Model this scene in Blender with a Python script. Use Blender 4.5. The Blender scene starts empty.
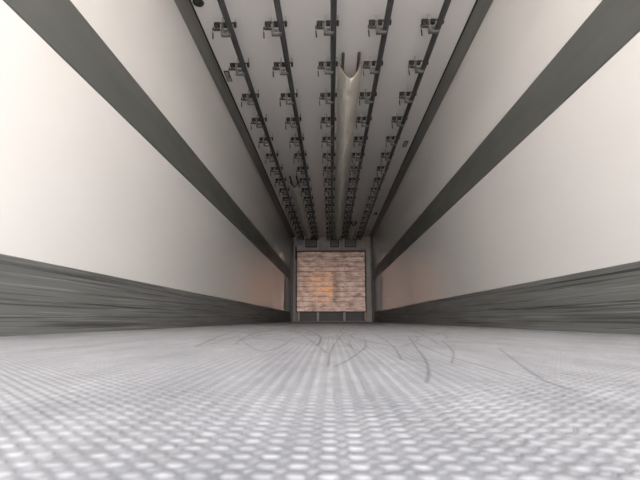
import bpy, bmesh, math, random
import numpy as np
from mathutils import Vector, Matrix
random.seed(7)
S = bpy.context.scene
COL = S.collection

# ------------------------------------------------------------------ camera
cam_d = bpy.data.cameras.new('camera'); cam = bpy.data.objects.new('camera', cam_d); COL.objects.link(cam)
F = 445.0
cam_d.sensor_width = 36.0; cam_d.lens = F / 640 * 36.0
cam_d.clip_start = 0.01; cam_d.clip_end = 200
cam.location = (-0.03, 0.0, 0.058)
cam.rotation_euler = (math.radians(90 + 10.19), 0, math.radians(1.415))
cam_d.dof.use_dof = True; cam_d.dof.focus_distance = 5.0; cam_d.dof.aperture_fstop = 13.0
S.camera = cam

# ------------------------------------------------------------------ sky and exposure
w = bpy.data.worlds.new('overcast_sky'); S.world = w; w.use_nodes = True
nt = w.node_tree; bg = nt.nodes['Background']
tc = nt.nodes.new('ShaderNodeTexCoord'); sp = nt.nodes.new('ShaderNodeSeparateXYZ'); rp = nt.nodes.new('ShaderNodeValToRGB')
nt.links.new(tc.outputs['Generated'], sp.inputs[0]); nt.links.new(sp.outputs['Z'], rp.inputs[0]); side_ = nt.nodes.new('ShaderNodeMath'); side_.operation = 'MULTIPLY_ADD'     # the sky is clearer on the right-hand side
nt.links.new(sp.outputs['X'], side_.inputs[0]); side_.inputs[1].default_value = 0.38 * 13.4; side_.inputs[2].default_value = 13.4
nt.links.new(side_.outputs[0], bg.inputs[1]); nt.links.new(rp.outputs[0], bg.inputs[0])
rp.color_ramp.elements[0].position = 0.14; rp.color_ramp.elements[0].color = (1.0, 0.94, 0.89, 1)
rp.color_ramp.elements[1].position = 0.55; rp.color_ramp.elements[1].color = (0.12, 0.14, 0.17, 1)
e_ = rp.color_ramp.elements.new(0.28); e_.color = (0.50, 0.50, 0.51, 1)
# the sun stands over the cab end, so it never shines into the box; it lights the yard behind the trailer
sd = bpy.data.lights.new('sun', 'SUN'); so = bpy.data.objects.new('sun', sd); COL.objects.link(so)
sd.energy = 54.0; sd.color = (1.0, 0.955, 0.91); sd.angle = math.radians(0.53)
so.rotation_euler = (math.radians(-42), 0, math.radians(18)); so.location = (0, 20, 15)
S.view_settings.view_transform = 'Standard'; S.view_settings.look = 'None'
S.view_settings.gamma = 1.0; S.view_settings.use_curve_mapping = False
S.view_settings.exposure = 0.08
try:
    S.cycles.max_bounces = 16; S.cycles.diffuse_bounces = 12; S.cycles.glossy_bounces = 8
    S.cycles.sample_clamp_indirect = 10.0
except Exception:
    pass

# sizes of the trailer box (metres)
W2 = 1.235; H = 2.58; L = 13.4; Y0 = -0.5
RAIL_Z = 2.457

# daylight enters only by the open rear doors: portal over that opening
pd = bpy.data.lights.new('rear_opening_portal', 'AREA'); po = bpy.data.objects.new('rear_opening_portal', pd); COL.objects.link(po)
pd.shape = 'RECTANGLE'; pd.size = 2 * W2; pd.size_y = H
po.location = (0, Y0 - 0.02, H / 2); po.rotation_euler = (math.radians(90), 0, 0)   # faces +Y, into the box
pd.cycles.is_portal = True

# ------------------------------------------------------------------ materials
def mat(name, col, rough=0.5, metal=0.0, nscale=0, namt=0.0, col2=None, stretch=(1, 1, 1), bump=0.0, spec=0.5, rvar=0.0):
    m = bpy.data.materials.new(name); m.use_nodes = True; t = m.node_tree; b = t.nodes['Principled BSDF']
    b.inputs['Base Color'].default_value = (*col, 1); b.inputs['Roughness'].default_value = rough
    b.inputs['Metallic'].default_value = metal; b.inputs['Specular IOR Level'].default_value = spec
    if nscale:
        g = t.nodes.new('ShaderNodeNewGeometry'); mp = t.nodes.new('ShaderNodeMapping'); n = t.nodes.new('ShaderNodeTexNoise')
        n.inputs['Scale'].default_value = nscale; n.inputs['Detail'].default_value = 6; n.inputs['Roughness'].default_value = 0.6
        mp.inputs['Scale'].default_value = stretch
        t.links.new(g.outputs['Position'], mp.inputs[0]); t.links.new(mp.outputs[0], n.inputs['Vector'])
        mr = t.nodes.new('ShaderNodeMapRange'); mr.inputs[1].default_value = 0.15; mr.inputs[2].default_value = 0.85; mr.interpolation_type = 'SMOOTHSTEP'
        t.links.new(n.outputs['Fac'], mr.inputs[0])
        mx = t.nodes.new('ShaderNodeMix'); mx.data_type = 'RGBA'
        c2 = col2 or tuple(c * (1 - namt) for c in col)
        mx.inputs['A'].default_value = (*col, 1); mx.inputs['B'].default_value = (*c2, 1)
        t.links.new(mr.outputs[0], mx.inputs['Factor']); t.links.new(mx.outputs['Result'], b.inputs['Base Color'])
        if rvar:
            r2 = t.nodes.new('ShaderNodeMapRange'); r2.inputs[3].default_value = rough - rvar; r2.inputs[4].default_value = rough + rvar
            t.links.new(mr.outputs[0], r2.inputs[0]); t.links.new(r2.outputs[0], b.inputs['Roughness'])
        if bump:
            bp = t.nodes.new('ShaderNodeBump'); bp.inputs['Strength'].default_value = bump; bp.inputs['Distance'].default_value = 0.01
            t.links.new(n.outputs['Fac'], bp.inputs['Height']); t.links.new(bp.outputs[0], b.inputs['Normal'])
    return m

M = {}
M['wall'] = mat('wall_white_gelcoat', (0.755, 0.738, 0.72), 0.05, 0, 1.6, 0.06, stretch=(1, 0.5, 1))
M['ceiling'] = mat('ceiling_white_gelcoat', (0.80, 0.785, 0.795), 0.35, 0, 1.2, 0.08, stretch=(1, 0.4, 1))
M['band'] = mat('grey_metal_band', (0.155, 0.16, 0.148), 0.5, 0.35, 4, 0.22, stretch=(1, 0.25, 1.5), rvar=0.08)
M['cove'] = mat('grey_cove_profile', (0.24, 0.235, 0.225), 0.5, 0.3, 5, 0.3, stretch=(1, 0.15, 4))
M['seal'] = mat('black_seal', (0.012, 0.012, 0.012), 0.7)
M['rail'] = mat('dull_steel_tube', (0.06, 0.06, 0.062), 0.45, 0.4, 8, 0.35, stretch=(1, 0.3, 1))
M['alu'] = mat('weathered_aluminium', (0.14, 0.135, 0.13), 0.55, 0.1, 30, 0.3)
M['spacer'] = mat('white_plastic_spacer', (0.30, 0.29, 0.285), 0.6)
M['dark'] = mat('dark_bolt_steel', (0.025, 0.023, 0.022), 0.6, 0.2, 40, 0.3)
M['pin'] = mat('dull_pin_steel', (0.055, 0.05, 0.048), 0.5, 0.4)
M['duct'] = mat('cream_duct_film', (0.93, 0.91, 0.86), 0.6, 0, 13, 0.12, col2=(0.86, 0.80, 0.70), stretch=(1, 0.6, 1), bump=2.2)
M['hem'] = mat('brown_stained_hem', (0.22, 0.15, 0.10), 0.7)
M['wire'] = mat('dark_brown_rod', (0.07, 0.055, 0.045), 0.6, 0.2)
M['front'] = mat('front_wall_paint', (0.42, 0.38, 0.36), 0.5, 0, 3, 0.25)
M['frame'] = mat('dark_red_brown_frame', (0.07, 0.035, 0.035), 0.6, 0.1, 6, 0.3)
M['post'] = mat('dark_corner_post', (0.10, 0.095, 0.10), 0.5, 0.3, 4, 0.3)
M['postl'] = mat('light_corner_post', (0.34, 0.31, 0.30), 0.45, 0.2, 4, 0.3)
M['void'] = mat('black_opening', (0.015, 0.014, 0.016), 0.8)
M['vent'] = mat('dark_grey_grille', (0.07, 0.065, 0.075), 0.6, 0.2)
M['blue'] = mat('blue_grey_box', (0.22, 0.235, 0.28), 0.45)
M['rubber'] = mat('black_rubber', (0.02, 0.02, 0.02), 0.7)
M['plate'] = mat('grey_plate', (0.30, 0.30, 0.29), 0.5)
M['ground'] = mat('pale_concrete', (0.55, 0.52, 0.48), 0.9, 0, 0.5, 0.15)

# kick plate: streaked, scratched lengthways
def kick_mat():
    m = mat('scuffed_kick_plate', (0.15, 0.148, 0.14), 0.5, 0.35); t = m.node_tree; b = t.nodes['Principled BSDF']
    g = t.nodes.new('ShaderNodeNewGeometry')
    def noise(scale, st, lo, hi, det=5):
        mp = t.nodes.new('ShaderNodeMapping'); mp.inputs['Scale'].default_value = st
        n = t.nodes.new('ShaderNodeTexNoise'); n.inputs['Scale'].default_value = scale; n.inputs['Detail'].default_value = det
        mr = t.nodes.new('ShaderNodeMapRange'); mr.inputs[1].default_value = lo; mr.inputs[2].default_value = hi
        t.links.new(g.outputs['Position'], mp.inputs[0]); t.links.new(mp.outputs[0], n.inputs['Vector']); t.links.new(n.outputs['Fac'], mr.inputs[0])
        return mr.outputs[0]
    def mix(f, a, bcol):
        mx = t.nodes.new('ShaderNodeMix'); mx.data_type = 'RGBA'; t.links.new(f, mx.inputs['Factor'])
        if isinstance(a, tuple): mx.inputs['A'].default_value = (*a, 1)
        else: t.links.new(a, mx.inputs['A'])
        mx.inputs['B'].default_value = (*bcol, 1); return mx.outputs['Result']
    c = mix(noise(6, (0.1, 0.12, 2.5), 0.3, 0.75), (0.25, 0.255, 0.245), (0.15, 0.152, 0.145))
    c = mix(noise(18, (0.1, 0.035, 7), 0.54, 0.62), c, (0.085, 0.085, 0.08))
    c = mix(noise(26, (0.1, 0.05, 6.0), 0.56, 0.66, 4), c, (0.31, 0.31, 0.30))
    t.links.new(c, b.inputs['Base Color'])
    return m
M['kick'] = kick_mat()

# floor: square lattice of raised lumps, 12.5 mm pitch, worn bright aluminium
def floor_mat():
    m = mat('tread_pattern_floor', (0.6, 0.6, 0.62), 0.45, 0.1); t = m.node_tree; b = t.nodes['Principled BSDF']
    N = t.nodes.new; LK = t.links.new
    g = N('ShaderNodeNewGeometry'); sx = N('ShaderNodeSeparateXYZ'); LK(g.outputs['Position'], sx.inputs[0])
    def ma(op, a, c=None, d=None):
        n = N('ShaderNodeMath'); n.operation = op
        for i, v in enumerate((a, c, d)):
            if v is None: continue
            if isinstance(v, (int, float)): n.inputs[i].default_value = v
            else: LK(v, n.inputs[i])
        return n.outputs[0]
    P = 0.0125
    def cell(off, ang, ax, ay):
        u = ma('SUBTRACT', ma('FRACT', ma('ADD', ma('DIVIDE', sx.outputs['X'], P), off)), 0.5)
        v = ma('SUBTRACT', ma('FRACT', ma('ADD', ma('DIVIDE', sx.outputs['Y'], P), off)), 0.5)
        ca, sa = math.cos(ang), math.sin(ang)
        p = ma('DIVIDE', ma('ADD', ma('MULTIPLY', u, ca), ma('MULTIPLY', v, sa)), ax)
        q = ma('DIVIDE', ma('SUBTRACT', ma('MULTIPLY', v, ca), ma('MULTIPLY', u, sa)), ay)
        r2 = ma('ADD', ma('MULTIPLY', p, p), ma('MULTIPLY', q, q))
        k = ma('MAXIMUM', ma('SUBTRACT', 1.0, r2), 0.0)
        return ma('MULTIPLY', k, ma('SUBTRACT', 2.0, k))     # rounded lump
    a = cell(0.0, math.radians(-25), 0.39, 0.33)
    c = cell(0.5, math.radians(35), 0.27, 0.17)
    vn = N('ShaderNodeTexNoise'); vn.inputs['Scale'].default_value = 55; vn.inputs['Detail'].default_value = 2; LK(g.outputs['Position'], vn.inputs['Vector'])
    wear = N('ShaderNodeMapRange'); wear.inputs[1].default_value = 0.3; wear.inputs[2].default_value = 0.7; wear.inputs[3].default_value = 0.45; LK(vn.outputs['Fac'], wear.inputs[0])
    hgt = ma('MULTIPLY', ma('MAXIMUM', a, ma('MULTIPLY', c, 0.6)), wear.outputs[0])
    bp = N('ShaderNodeBump'); bp.inputs['Strength'].default_value = 1.0; bp.inputs['Distance'].default_value = 0.0021
    LK(hgt, bp.inputs['Height']); LK(bp.outputs[0], b.inputs['Normal'])
    n = N('ShaderNodeTexNoise'); n.inputs['Scale'].default_value = 9; n.inputs['Detail'].default_value = 6
    mp = N('ShaderNodeMapping'); mp.inputs['Scale'].default_value = (1.6, 0.5, 1); LK(g.outputs['Position'], mp.inputs[0]); LK(mp.outputs[0], n.inputs['Vector'])
    mr = N('ShaderNodeMapRange'); mr.inputs[1].default_value = 0.3; mr.inputs[2].default_value = 0.7; LK(n.outputs['Fac'], mr.inputs[0])
    m1 = N('ShaderNodeMix'); m1.data_type = 'RGBA'; m1.inputs['A'].default_value = (0.76, 0.75, 0.755, 1); m1.inputs['B'].default_value = (0.52, 0.52, 0.535, 1)
    LK(mr.outputs[0], m1.inputs['Factor'])
    # worn tops of the lumps are brighter metal than the dirt between them
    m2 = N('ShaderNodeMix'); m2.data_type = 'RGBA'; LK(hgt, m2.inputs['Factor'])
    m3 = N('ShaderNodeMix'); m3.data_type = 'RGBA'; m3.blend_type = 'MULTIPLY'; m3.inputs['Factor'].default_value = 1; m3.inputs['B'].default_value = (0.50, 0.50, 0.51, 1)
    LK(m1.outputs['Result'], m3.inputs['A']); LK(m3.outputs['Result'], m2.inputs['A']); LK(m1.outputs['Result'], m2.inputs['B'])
    gn = N('ShaderNodeTexNoise'); gn.inputs['Scale'].default_value = 60; gn.inputs['Detail'].default_value = 8; gn.inputs['Roughness'].default_value = 0.75
    gm = N('ShaderNodeMapping'); gm.inputs['Scale'].default_value = (1, 0.35, 1); LK(g.outputs['Position'], gm.inputs[0]); LK(gm.outputs[0], gn.inputs['Vector'])
    gr = N('ShaderNodeMapRange'); gr.inputs[1].default_value = 0.5; gr.inputs[2].default_value = 0.75; gr.inputs[4].default_value = 0.75; LK(gn.outputs['Fac'], gr.inputs[0])
    m5 = N('ShaderNodeMix'); m5.data_type = 'RGBA'; m5.inputs['B'].default_value = (0.24, 0.235, 0.23, 1)
    LK(gr.outputs[0], m5.inputs['Factor']); LK(m2.outputs['Result'], m5.inputs['A'])
    at = N('ShaderNodeAttribute'); at.attribute_name = 'scuff'
    m4 = N('ShaderNodeMix'); m4.data_type = 'RGBA'; m4.inputs['B'].default_value = (0.06, 0.058, 0.055, 1)
    LK(at.outputs['Fac'], m4.inputs['Factor']); LK(m5.outputs['Result'], m4.inputs['A'])
    LK(m4.outputs['Result'], b.inputs['Base Color'])
    return m
M['floor'] = floor_mat()

# ribbed bulkhead panel: pinkish white, dirt and an orange reflection painted into the colour
def panel_mat():
    m = mat('dirty_panel_painted_reflection', (0.6, 0.5, 0.45), 0.42, 0.40); t = m.node_tree; b = t.nodes['Principled BSDF']
    N = t.nodes.new; LK = t.links.new
    g = N('ShaderNodeNewGeometry'); sx = N('ShaderNodeSeparateXYZ'); LK(g.outputs['Position'], sx.inputs[0])
    def noise(scale, st, lo, hi):
        mp = N('ShaderNodeMapping'); mp.inputs['Scale'].default_value = st; n = N('ShaderNodeTexNoise'); n.inputs['Scale'].default_value = scale; n.inputs['Detail'].default_value = 5
        mr = N('ShaderNodeMapRange'); mr.inputs[1].default_value = lo; mr.inputs[2].default_value = hi
        LK(g.outputs['Position'], mp.inputs[0]); LK(mp.outputs[0], n.inputs['Vector']); LK(n.outputs['Fac'], mr.inputs[0]); return mr.outputs[0]
    def mix(f, a, c, mode='MIX'):
        x = N('ShaderNodeMix'); x.data_type = 'RGBA'; x.blend_type = mode; LK(f, x.inputs['Factor'])
        if isinstance(a, tuple): x.inputs['A'].default_value = (*a, 1)
        else: LK(a, x.inputs['A'])
        x.inputs['B'].default_value = (*c, 1); return x.outputs['Result']
    def ramp(src, a, c):
        r = N('ShaderNodeMapRange'); r.interpolation_type = 'SMOOTHSTEP'; r.inputs[1].default_value = a; r.inputs[2].default_value = c; LK(src, r.inputs[0]); return r.outputs[0]
    def mul(*a):
        o = a[0]
        for c in a[1:]:
            n = N('ShaderNodeMath'); n.operation = 'MULTIPLY'; LK(o, n.inputs[0]); LK(c, n.inputs[1]); o = n.outputs[0]
        return o
    X, Z = sx.outputs['X'], sx.outputs['Z']
    c = mix(noise(4.5, (1, 1, 2.2), 0.38, 0.68), (0.56, 0.42, 0.37), (0.25, 0.155, 0.13))
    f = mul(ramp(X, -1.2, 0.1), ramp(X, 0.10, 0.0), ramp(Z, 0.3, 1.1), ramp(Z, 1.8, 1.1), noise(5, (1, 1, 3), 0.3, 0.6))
    c = mix(f, c, (0.85, 0.43, 0.21))  # warm patch of reflected light, painted into the base colour
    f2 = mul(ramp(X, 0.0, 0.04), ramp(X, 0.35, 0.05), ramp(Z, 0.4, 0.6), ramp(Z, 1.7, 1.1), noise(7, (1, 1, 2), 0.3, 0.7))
    c = mix(f2, c, (0.17, 0.10, 0.08))  # brown shadow edge right of the warm patch, painted as well
    c = mix(noise(16, (1, 1, 1.2), 0.62, 0.72), c, (0.09, 0.04, 0.035))
    LK(c, b.inputs['Base Color'])
    return m
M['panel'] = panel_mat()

# ------------------------------------------------------------------ helpers
def bx(bm, x0, x1, y0, y1, z0, z1, bev=0.0):
    r = bmesh.ops.create_cube(bm, size=1.0)
    vs = r['verts']
    for v in vs:
        v.co = Vector(((x0 + x1) / 2 + v.co.x * (x1 - x0), (y0 + y1) / 2 + v.co.y * (y1 - y0), (z0 + z1) / 2 + v.co.z * (z1 - z0)))
    if bev:
        es = list({e for v in vs for e in v.link_edges})
        bmesh.ops.bevel(bm, geom=es, offset=bev, segments=2, affect='EDGES', profile=0.6)

def cyl(bm, p0, p1, r, seg=12, r2=None):
    p0, p1 = Vector(p0), Vector(p1); d = p1 - p0
    q = d.to_track_quat('Z', 'Y').to_matrix().to_4x4()
    bmesh.ops.create_cone(bm, cap_ends=True, segments=seg, radius1=r, radius2=r if r2 is None else r2, depth=d.length,
                          matrix=Matrix.Translation((p0 + p1) / 2) @ q)

def sweep(bm, pts, r, seg=8):
    """round rod along a polyline"""
    rings = []
    pts = [Vector(p) for p in pts]
    for i, p in enumerate(pts):
        d = (pts[min(i + 1, len(pts) - 1)] - pts[max(i - 1, 0)]).normalized()
        q = d.to_track_quat('Z', 'Y')
        rings.append([bm.verts.new(p + q @ Vector((r * math.cos(a), r * math.sin(a), 0))) for a in [2 * math.pi * k / seg for k in range(seg)]])
    for a, b in zip(rings, rings[1:]):
        for k in range(seg):
            bm.faces.new((a[k], a[(k + 1) % seg], b[(k + 1) % seg], b[k]))
    bm.faces.new(rings[0][::-1]); bm.faces.new(rings[-1])

def prism(bm, prof, y0, y1):
    """extrude a closed (x, z) profile along y"""
    a = [bm.verts.new((x, y0, z)) for x, z in prof]; b = [bm.verts.new((x, y1, z)) for x, z in prof]
    n = len(prof)
    bm.faces.new(a); bm.faces.new(b[::-1])
    for k in range(n):
        bm.faces.new((a[k], b[k], b[(k + 1) % n], a[(k + 1) % n]))

def obj(name, bm, m, parent=None, smooth=False):
    bmesh.ops.recalc_face_normals(bm, faces=bm.faces)
    me = bpy.data.meshes.new(name); bm.to_mesh(me); bm.free()
    me.materials.append(m)
    if smooth:
        for p in me.polygons: p.use_smooth = True
    o = bpy.data.objects.new(name, me); COL.objects.link(o)
    if parent: o.parent = parent
    return o

def box_obj(name, m, parent, *a, bev=0.0):
    bm = bmesh.new(); bx(bm, *a, bev=bev); return obj(name, bm, m, parent)

def empty(name, loc, label, cat, group=None):
    o = bpy.data.objects.new(name, None); COL.objects.link(o); o.location = loc; o.empty_display_size = 0.1
    tag(o, label, cat, group); return o

def tag(o, label, cat, group=None):
    o['label'] = label; o['category'] = cat
    if group: o['group'] = group

def struct(name, m, *a):
    o = box_obj(name, m, None, *a); o['kind'] = 'structure'; return o

# ------------------------------------------------------------------ the box
struct('wall_left', M['wall'], -W2 - 0.06, -W2, Y0, L + 0.06, -0.1, H + 0.06)
struct('wall_right', M['wall'], W2, W2 + 0.06, Y0, L + 0.06, -0.1, H + 0.06)
struct('ceiling', M['ceiling'], -W2, W2, Y0, L, H, H + 0.06)
struct('wall_front', M['front'], -W2, W2, L, L + 0.06, -0.1, H)
g = struct('ground', M['ground'], -80, 80, -160, 40, -1.35, -1.25)

# floor, one grid fine enough to carry the scuff marks
SC = [[(0.264, 1.748), (0.15, 0.971), (0.106, 0.655), (0.076, 0.504), (0.059, 0.437)],
 [(0.322, 0.971), (0.203, 0.558), (0.172, 0.437), (0.172, 0.391)], [(0.215, 1.457), (0.158, 0.819), (0.162, 0.624), (0.164, 0.504)],
 [(0.033, 2.185), (-0.032, 0.936), (-0.034, 0.583)], [(-0.009, 1.873), (-0.004, 1.311), (0.015, 0.971)],
 [(0.019, 1.311), (0.012, 0.819), (0.042, 0.936), (0.076, 1.457)], [(-0.367, 1.639), (-0.213, 1.008), (-0.136, 0.771), (-0.152, 1.457)],
 [(-0.026, 0.583), (-0.001, 0.69), (0.059, 1.092)], [(-0.168, 2.017), (-0.06, 1.049), (-0.039, 0.819)],
 [(0.152, 1.873), (0.117, 1.092), (0.075, 0.69)], [(0.286, 1.311), (0.204, 0.874), (0.132, 0.624)],
 [(-0.38, 0.874), (-0.334, 1.049), (-0.168, 0.904)], [(0.484, 1.873), (0.408, 1.049), (0.457, 0.819)]]
def build_floor():
    xs = np.linspace(-W2, W2, 1123)
    ys = [Y0]
    y = 0.15
    ys.append(y)
    while y < L:
        y += max(0.008, 0.013 * y); ys.append(min(y, L))
    ys = np.array(ys)
    X, Y = np.meshgrid(xs, ys); nx, ny = len(xs), len(ys)
    top = np.stack([X.ravel(), Y.ravel(), np.zeros(X.size)], 1)
    # underside corners
    co = np.concatenate([top, [[-W2, Y0, -0.08], [W2, Y0, -0.08], [W2, L, -0.08], [-W2, L, -0.08]]])
    i = np.arange(nx * ny).reshape(ny, nx)
    q = np.stack([i[:-1, :-1], i[:-1, 1:], i[1:, 1:], i[1:, :-1]], -1).reshape(-1, 4)
    b = nx * ny
    q = np.concatenate([q, [[b + 3, b + 2, b + 1, b]]])
    me = bpy.data.meshes.new('floor')
    me.from_pydata([], [], []) if False else None
    me.vertices.add(len(co)); me.vertices.foreach_set('co', co.ravel())
    me.loops.add(q.size); me.loops.foreach_set('vertex_index', q.ravel())
    me.polygons.add(len(q)); me.polygons.foreach_set('loop_start', np.arange(0, q.size, 4)); me.polygons.foreach_set('loop_total', np.full(len(q), 4))
    me.update(); me.validate()
    val = np.zeros(len(co)); PX, PY = co[:, 0], co[:, 1]
    rng = np.random.RandomState(3)
    lines = [(p, 0.0014, 0.6) for p in SC]
    for k in range(95):                       # fainter drag marks further in
        y0 = 1.0 + 6 * rng.rand() ** 1.5; x0 = (rng.rand() * 2 - 1) * min(1.1, 0.35 * y0)
        a = rng.randn() * 0.3; ln = 0.4 + rng.rand() * 1.6; cv = rng.randn() * 0.3
        lines.append(([(x0 + a * ln * s * .4 + cv * math.sin(3 * s) * .3, y0 + ln * s) for s in np.linspace(0, 1, 7)], 0.0026, 0.35 + 0.35 * rng.rand()))
    for p, wd, am in lines:
        p = np.array(p)
        if len(p) < 7:                        # smooth the polyline (Chaikin)
            for _ in range(3):
                a, c = p[:-1], p[1:]
                p = np.concatenate([p[:1], np.stack([a * .75 + c * .25, a * .25 + c * .75], 1).reshape(-1, 2), p[-1:]])
        for a, c in zip(p[:-1], p[1:]):
            lo = np.minimum(a, c) - 0.02; hi = np.maximum(a, c) + 0.02
            idx = np.where((PX > lo[0]) & (PX < hi[0]) & (PY > lo[1]) & (PY < hi[1]))[0]
            if not len(idx): continue
            d = c - a; t_ = np.clip(((PX[idx] - a[0]) * d[0] + (PY[idx] - a[1]) * d[1]) / (d @ d + 1e-9), 0, 1)
            r = np.hypot(PX[idx] - a[0] - t_ * d[0], PY[idx] - a[1] - t_ * d[1])
            val[idx] = np.maximum(val[idx], am * np.exp(-(r / wd) ** 2 / 2))
    at = me.attributes.new('scuff', 'FLOAT', 'POINT'); at.data.foreach_set('value', val.astype(np.float32))
    me.materials.append(M['floor'])
    o = bpy.data.objects.new('floor', me); COL.objects.link(o); o['kind'] = 'structure'
build_floor()

# lengthwise profiles on the walls
def side(name_k, name_b, name_c, name_s, s):
    # kick plate with ledges
    prof = [(0, 0), (0.022, 0), (0.022, 0.066), (0.015, 0.070), (0.015, 0.076), (0.018, 0.080), (0.018, 0.122), (0.012, 0.126),
            (0.012, 0.132), (0.016, 0.136), (0.016, 0.252), (0.009, 0.256), (0.009, 0.262), (0.014, 0.266), (0.014, 0.288), (0.010, 0.294), (0, 0.294)]
    bm = bmesh.new(); prism(bm, [(s * (W2 - x), z) for x, z in prof], Y0, L - 0.16)
    o = obj(name_k, bm, M['kick']); o['kind'] = 'structure'
    # wide band half way up
    prof = [(0, 1.218), (0.004, 1.218), (0.008, 1.223), (0.008, 1.509), (0.004, 1.514), (0, 1.514)]
    bm = bmesh.new(); prism(bm, [(s * (W2 - x), z) for x, z in prof], Y0, L - 0.16)
    o = obj(name_b, bm, M['band']); o['kind'] = 'structure'
    # cove between wall and ceiling
    prof = [(0, 2.493), (0.004, 2.491), (0.018, 2.502), (0.055, 2.538), (0.078, 2.568), (0.080, 2.58), (0, 2.58)]
    bm = bmesh.new(); prism(bm, [(s * (W2 - x), z) for x, z in prof], Y0, L)
    o = obj(name_c, bm, M['cove']); o['kind'] = 'structure'
    bm = bmesh.new(); bx(bm, *sorted((s * (W2 - 0.080), s * (W2 - 0.092))), Y0, L, 2.572, 2.58)
    o = obj(name_s, bm, M['seal']); o['kind'] = 'structure'
side('baseboard_left', 'trim_1', 'trim_3', 'trim_5', -1)
side('baseboard_right', 'trim_2', 'trim_4', 'trim_6', 1)
# corner posts at the front end
def sbox(name, m, *a): struct(name, m, *a)
sbox('trim_7', M['post'], -W2, -1.150, L - 0.16, L, 0, 2.49)
sbox('trim_8', M['postl'], -1.148, -1.105, L - 0.14, L, 0, 2.49)
sbox('trim_9', M['post'], 1.160, W2, L - 0.16, L, 0, 2.49)
sbox('trim_10', M['postl'], 1.020, 1.158, L - 0.14, L, 0, 2.49)

# ------------------------------------------------------------------ bulkhead at the front end
YB = 13.30
t = empty('bulkhead', (0, YB, 0), 'ribbed pinkish white bulkhead panel with a painted orange reflection, on short legs at the far end', 'bulkhead')
def local(bm): bmesh.ops.translate(bm, verts=bm.verts, vec=(0, -YB, 0)); return bm
XL, XR, ZB, ZT = -1.045, 0.985, 0.31, 2.09
prof = []                                           # ribbed sheet, real corrugation along z
nr = 12; ph = (ZT - ZB) / nr
bm = bmesh.new(); pts = []
for k in range(nr):
    z = ZB + k * ph
    pts += [(YB, z), (YB, z + ph * .62), (YB + 0.036, z + ph * .68), (YB + 0.036, z + ph * .94)]
pts.append((YB, ZT))
fa = [bm.verts.new((XL, y, z)) for y, z in pts]; fb = [bm.verts.new((XR, y, z)) for y, z in pts]
ba = [bm.verts.new((XL, YB + .04, z)) for z in (ZB, ZT)]; bb = [bm.verts.new((XR, YB + .04, z)) for z in (ZB, ZT)]
for k in range(len(pts) - 1): bm.faces.new((fa[k], fb[k], fb[k + 1], fa[k + 1]))
bm.faces.new((ba[0], ba[1], bb[1], bb[0])); bm.faces.new((fa[0], ba[0], bb[0], fb[0])); bm.faces.new((fa[-1], fb[-1], bb[1], ba[1]))
bm.faces.new(fa + [ba[1], ba[0]]); bm.faces.new(fb + [bb[1], bb[0]])
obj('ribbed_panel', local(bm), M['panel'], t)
bm = bmesh.new(); e = 0.028
bx(bm, XL - e, XL, YB - .012, YB + .05, ZB - e, ZT + e); bx(bm, XR, XR + e, YB - .012, YB + .05, ZB - e, ZT + e)
bx(bm, XL, XR, YB - .012, YB + .05, ZT, ZT + e); bx(bm, XL, XR, YB - .012, YB + .05, ZB - e, ZB)
obj('edge_frame', local(bm), M['frame'], t)
for x in (-0.985, -0.42, 0.36, 0.985):
    bm = bmesh.new(); bx(bm, x - .04, x + .04, YB, YB + .06, 0.012, ZB - e, .006)
    bx(bm, x - .055, x + .055, YB - .02, YB + .075, 0.0, 0.012)
    o = obj('leg', local(bm), M['postl'], t)
    for s in (-1, 1):
        bm = bmesh.new(); bx(bm, x + s * .048 - .009, x + s * .048 + .009, YB + .002, YB + .055, 0.0125, ZB - e)
        obj('leg_flange', local(bm), M['frame'], o)
bm = bmesh.new(); bx(bm, XL, XR, YB + .062, YB + .085, 0.03, ZB - e); obj('recessed_skirt', local(bm), M['post'], t)

# evaporator housing over the bulkhead
t = empty('evaporator_housing', (0, YB + .02, 2.13), 'grey cooling unit with three dark air openings, under the ceiling above the ribbed panel', 'cooling unit')
def l2(bm): bmesh.ops.translate(bm, verts=bm.verts, vec=(0, -YB - .02, -2.13)); return bm
bm = bmesh.new(); bx(bm, -1.03, 1.015, YB + .02, L, 2.13, 2.565, .004); obj('housing', l2(bm), M['front'], t)
for x0, x1 in ((-0.80, -0.455), (-0.045, 0.215), (0.39, 0.74)):
    bm = bmesh.new(); z0, z1 = 2.225, 2.49
    for a in ((x0, x1, z0, z0 + .02), (x0, x1, z1 - .02, z1), (x0, x0 + .02, z0 + .02, z1 - .02), (x1 - .02, x1, z0 + .02, z1 - .02)):
        bx(bm, a[0], a[1], YB - .012, YB + .019, a[2], a[3])
    o = obj('air_opening', l2(bm), M['void'], t)
    bm = bmesh.new()
    for k in range(6):
        z = z0 + .03 + k * .036
        bx(bm, x0 + .02, x1 - .02, YB + .002, YB + .014, z, z + .022)
    obj('grille', l2(bm), M['vent'], o)
bm = bmesh.new(); bx(bm, -0.40, -0.10, YB - .008, YB + .019, 2.14, 2.50, .003); obj('cover_plate', l2(bm), M['postl'], t)
bm = bmesh.new(); bx(bm, 0.255, 0.345, YB - .008, YB + .019, 2.14, 2.50, .003); obj('cover_plate', l2(bm), M['postl'], t)

t = empty('junction_box', (-1.0, YB, 2.30), 'small blue-grey box in the upper left corner of the far end wall', 'junction box')
bm = bmesh.new(); bx(bm, -.10, .13, -.07, .015, 0, .15, .008); obj('housing', bm, M['blue'], t)
bm = bmesh.new(); bx(bm, -.11, .14, -.082, -.0705, -.008, .158, .004); obj('lid', bm, M['blue'], t)
t = empty('wall_slot', (-1.075, YB, 1.86), 'narrow black upright slot beside the top left corner of the ribbed panel', 'slot')
bm = bmesh.new(); bx(bm, -.03, .0005, -.015, .10, 0, .40, .004); obj('surround', bm, M['void'], t)

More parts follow.
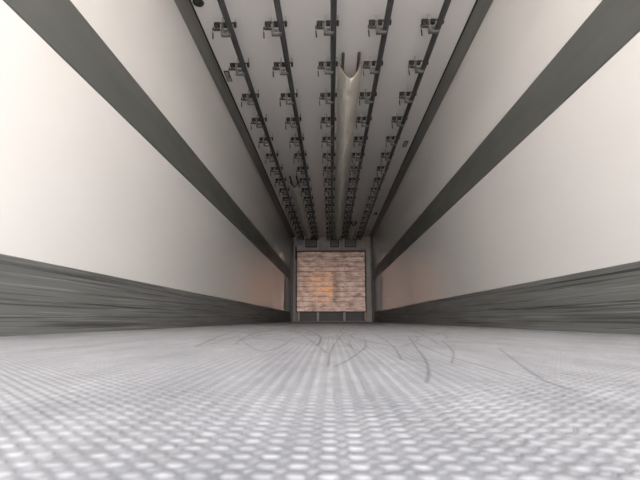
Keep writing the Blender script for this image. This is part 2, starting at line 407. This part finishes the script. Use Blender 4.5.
# ------------------------------------------------------------------ overhead rails with their hangers
def hanger_parts(parent, y):
    """a hanger under the ceiling; rail centre is the parent's origin"""
    h = H - RAIL_Z
    bm = bmesh.new()
    bx(bm, -.138, .046, y - .010, y + .010, .060, .068, .002)                     # cross bar above the blocks
    bx(bm, -.082, -.066, y - .018, y + .018, -.052, .060, .002)               # side plate
    bx(bm, -.082, .002, y - .018, y + .018, -.056, -.044, .003)                   # foot that carries the tube
    bx(bm, -.066, -.026, y - .008, y + .008, -.018, .000, .002)
    hg = obj('rail_hanger', bm, M['alu'], parent)
    for x0, x1 in ((-.082, -.068), (.030, .040)):
        bm = bmesh.new(); bx(bm, x0, x1, y + .001, y + .018, .0685, h - .0002); obj('spacer', bm, M['spacer'], hg)
    for x0, x1 in ((-.140, -.092), (-.062, -.028), (.026, .046)):
        bm = bmesh.new(); bx(bm, x0, x1, y - .026, y + .009, .024, .0595, .004)
        cyl(bm, ((x0 + x1) / 2, y - .030, .042), ((x0 + x1) / 2, y - .0255, .042), .008, 6)
        obj('clamp_block', bm, M['dark'], hg)
    bm = bmesh.new(); bx(bm, -.140, -.083, y - .030, y - .012, -.018, -.004, .002); bx(bm, -.126, -.108, y - .028, y - .014, -.004, .0238)
    obj('lever', bm, M['pin'], hg)
    bm = bmesh.new(); sweep(bm, [(-.142, y - .023, .010), (-.147, y - .023, -.010), (-.145, y - .023, -.045), (-.141, y - .023, -.096)], .006, 8)
    obj('locking_pin', bm, M['pin'], hg, True)
    bm = bmesh.new()                                                              # cup under the tube
    pr = [(-.066, -.020), (-.066, -.060), (-.058, -.070), (-.014, -.070), (-.002, -.060), (.004, -.056), (.004, -.048), (-.056, -.048), (-.056, -.020)]
    a = [bm.verts.new((x, y - .030, z)) for x, z in pr]; c = [bm.verts.new((x, y - .019, z)) for x, z in pr]
    bm.faces.new(a); bm.faces.new(c[::-1])
    for k in range(len(pr)): bm.faces.new((a[k], c[k], c[(k + 1) % len(pr)], a[(k + 1) % len(pr)]))
    obj('support_cup', bm, M['alu'], hg)
    return hg

RX = [(-0.862, 'steel ceiling rail nearest the left wall, round dark tube with a row of hangers'),
      (-0.435, 'steel ceiling rail between the middle rail and the rail nearest the left wall'),
      (0.0, 'middle steel ceiling rail, running straight down the centreline of the trailer'),
      (0.435, 'steel ceiling rail just right of the long white duct'),
      (0.87, 'steel ceiling rail nearest the right wall, round dark tube with a row of hangers')]
YS = [3.35 + 0.6 * k for k in range(-1, 17)]
RY1 = YB - 0.07
def rail_thing(x, label):
    t = empty('ceiling_rail', (x, 0, RAIL_Z), label, 'ceiling rail', 'overhead meat rails under the ceiling'); return t
first = rail_thing(*RX[0])
bm = bmesh.new(); cyl(bm, (0, Y0 + .01, 0), (0, RY1, 0), .025, 20); tube = obj('rail_tube', bm, M['rail'], first)
for p in tube.data.polygons: p.use_smooth = len(p.vertices) == 4
h0 = hanger_parts(first, 0.0)
h0.location = (0, YS[0], 0)
def copy_tree(o, parent):
    c = o.copy(); COL.objects.link(c); c.parent = parent
    for ch in [k for k in ORIG if k.parent == o]: copy_tree(ch, c)
    return c
ORIG = [o for o in bpy.data.objects if o.parent == h0]
for y in YS[1:]:
    copy_tree(h0, first).location = (0, y, 0)
ORIG = [o for o in bpy.data.objects if o.parent == first or (o.parent and o.parent.parent == first)]
for x, lab in RX[1:]:
    r = rail_thing(x, lab)
    for ch in [k for k in ORIG if k.parent == first]: copy_tree(ch, r)

# ------------------------------------------------------------------ white film ducts hung between the rails
def duct(x, hw, y0, y1, drop, label, prong, lean, grp='white ducts under the ceiling', seed=1):
    t = empty('air_duct', (x, y0, H), label, 'air duct', grp)
    rnd = np.random.RandomState(seed)
    bm = bmesh.new(); n = 18; L_ = y1 - y0; m_ = max(8, int(L_ / 0.06)); outer = []; inner = []
    ph_ = rnd.rand(6) * 6
    for j in range(m_ + 1):
        y = L_ * j / m_; ro, ri = [], []
        for i in range(n + 1):
            u = -1 + 2 * i / n; a = math.acos(-u)
            wob = .008 * math.sin(7 * y + ph_[0] + 3 * a) + .007 * math.sin(19 * y + ph_[1] - 4 * a) * math.sin(3.1 * y + ph_[2]) + .004 * math.sin(37 * y + 7 * a)
            f = 1 - abs(u) ** 1.55
            px = hw * u ; pz = -.006 - drop * f - 1.4 * wob * f
            ro.append(bm.verts.new((px + wob * .5, y, pz)))
            ri.append(bm.verts.new(((px + wob * .5) * (1 - .004 / hw), y, min(pz + .004, -.003))))
        outer.append(ro); inner.append(ri)
    for j in range(m_):
        for i in range(n):
            bm.faces.new((outer[j][i], outer[j][i + 1], outer[j + 1][i + 1], outer[j + 1][i]))
            bm.faces.new((inner[j][i], inner[j + 1][i], inner[j + 1][i + 1], inner[j][i + 1]))
        for i in (0, n):
            bm.faces.new((outer[j][i], outer[j + 1][i], inner[j + 1][i], inner[j][i]))
    for j in (0, m_):
        for i in range(n): bm.faces.new((outer[j][i], outer[j][i + 1], inner[j][i + 1], inner[j][i]))
    sl = obj('duct_sleeve', bm, M['duct'], t, True)
    bm = bmesh.new()                                                     # stained hem round the mouth
    sweep(bm, [(hw * u * .99, -.004, -.008 - drop * (1 - abs(u) ** 1.55)) for u in [-.98 + 1.96 * i / 20 for i in range(21)]], .004 if lean else .010, 6)
    obj('mouth_hem', bm, M['hem'] if lean else M['wire'], t, True)
    for s in (-1, 1):
        bm = bmesh.new(); cx = s * hw * .68
        sweep(bm, [(cx, .35, -.030), (cx, 0, -.032), (cx, -prong * .5, -.032), (cx, -prong, -.030)], .015, 8)
        obj('hanging_rod', bm, M['wire'], t, True)
    bm = bmesh.new()
    for yy in [0.2 + 1.2 * k for k in range(int(L_ / 1.2) + 1) if 0.2 + 1.2 * k < L_ - .05]:
        for s in (-1, 1):
            cx = s * hw * .68; bx(bm, cx - .006, cx + .006, yy - .01, yy + .01, -.030, -.0003)
    obj('ceiling_clip', bm, M['wire'], t)
    return t
duct(0.172, 0.112, 4.05, 13.2, .165, 'long cream white duct right of the middle rail, its open mouth hanging nearest the camera', .20, True, seed=1)
duct(-0.69, 0.085, 7.85, 13.2, .12, 'shorter white duct far back between the two left rails, dark U-shaped mouth', .33, False, seed=2)
duct(0.565, 0.085, 11.3, 13.2, .11, 'short white duct close to the far wall between the two right rails', .12, False, seed=3)

# ------------------------------------------------------------------ small fittings on the ceiling
def disc_plug(x, y):
    t = empty('rubber_plug', (x, y, H), 'round black plug in the ceiling beside the left cove, nearest the doors', 'plug')
    bm = bmesh.new(); cyl(bm, (0, 0, -.010), (0, 0, -.0005), .042, 24, .046); obj('rim', bm, M['rubber'], t)
    bm = bmesh.new(); cyl(bm, (0, 0, -.022), (0, 0, -.0102), .024, 20, .030); obj('cap', bm, M['rubber'], t)
disc_plug(-1.09, 3.17)
def plate(x, y, w_, l_, label):
    t = empty('ceiling_plate', (x, y, H), label, 'plate')
    bm = bmesh.new(); bx(bm, -w_ / 2, w_ / 2, -l_ / 2, l_ / 2, -.008, -.0005, .002); obj('rim', bm, M['dark'], t)
    bm = bmesh.new(); bx(bm, -w_ / 2 + .01, w_ / 2 - .01, -l_ / 2 + .014, l_ / 2 - .014, -.013, -.0082, .002); obj('face', bm, M['plate'], t)
plate(-1.10, 4.27, .052, .20, 'small grey rectangular plate on the ceiling beside the left cove')
plate(1.060, 6.15, .060, .22, 'small grey rectangular plate on the ceiling beside the right cove')
t = empty('ceiling_clamp', (1.05, 10.4, H), 'tiny dark clamp on the ceiling beside the right cove near the far end', 'clamp')
bm = bmesh.new(); bx(bm, -.03, .03, -.06, .06, -.03, -.0005, .006); obj('body', bm, M['dark'], t)
bm = bmesh.new(); sweep(bm, [(-.02, 0, -.0305), (-.05, 0, -.05), (-.06, 0, -.075)], .006); obj('hook', bm, M['dark'], t)
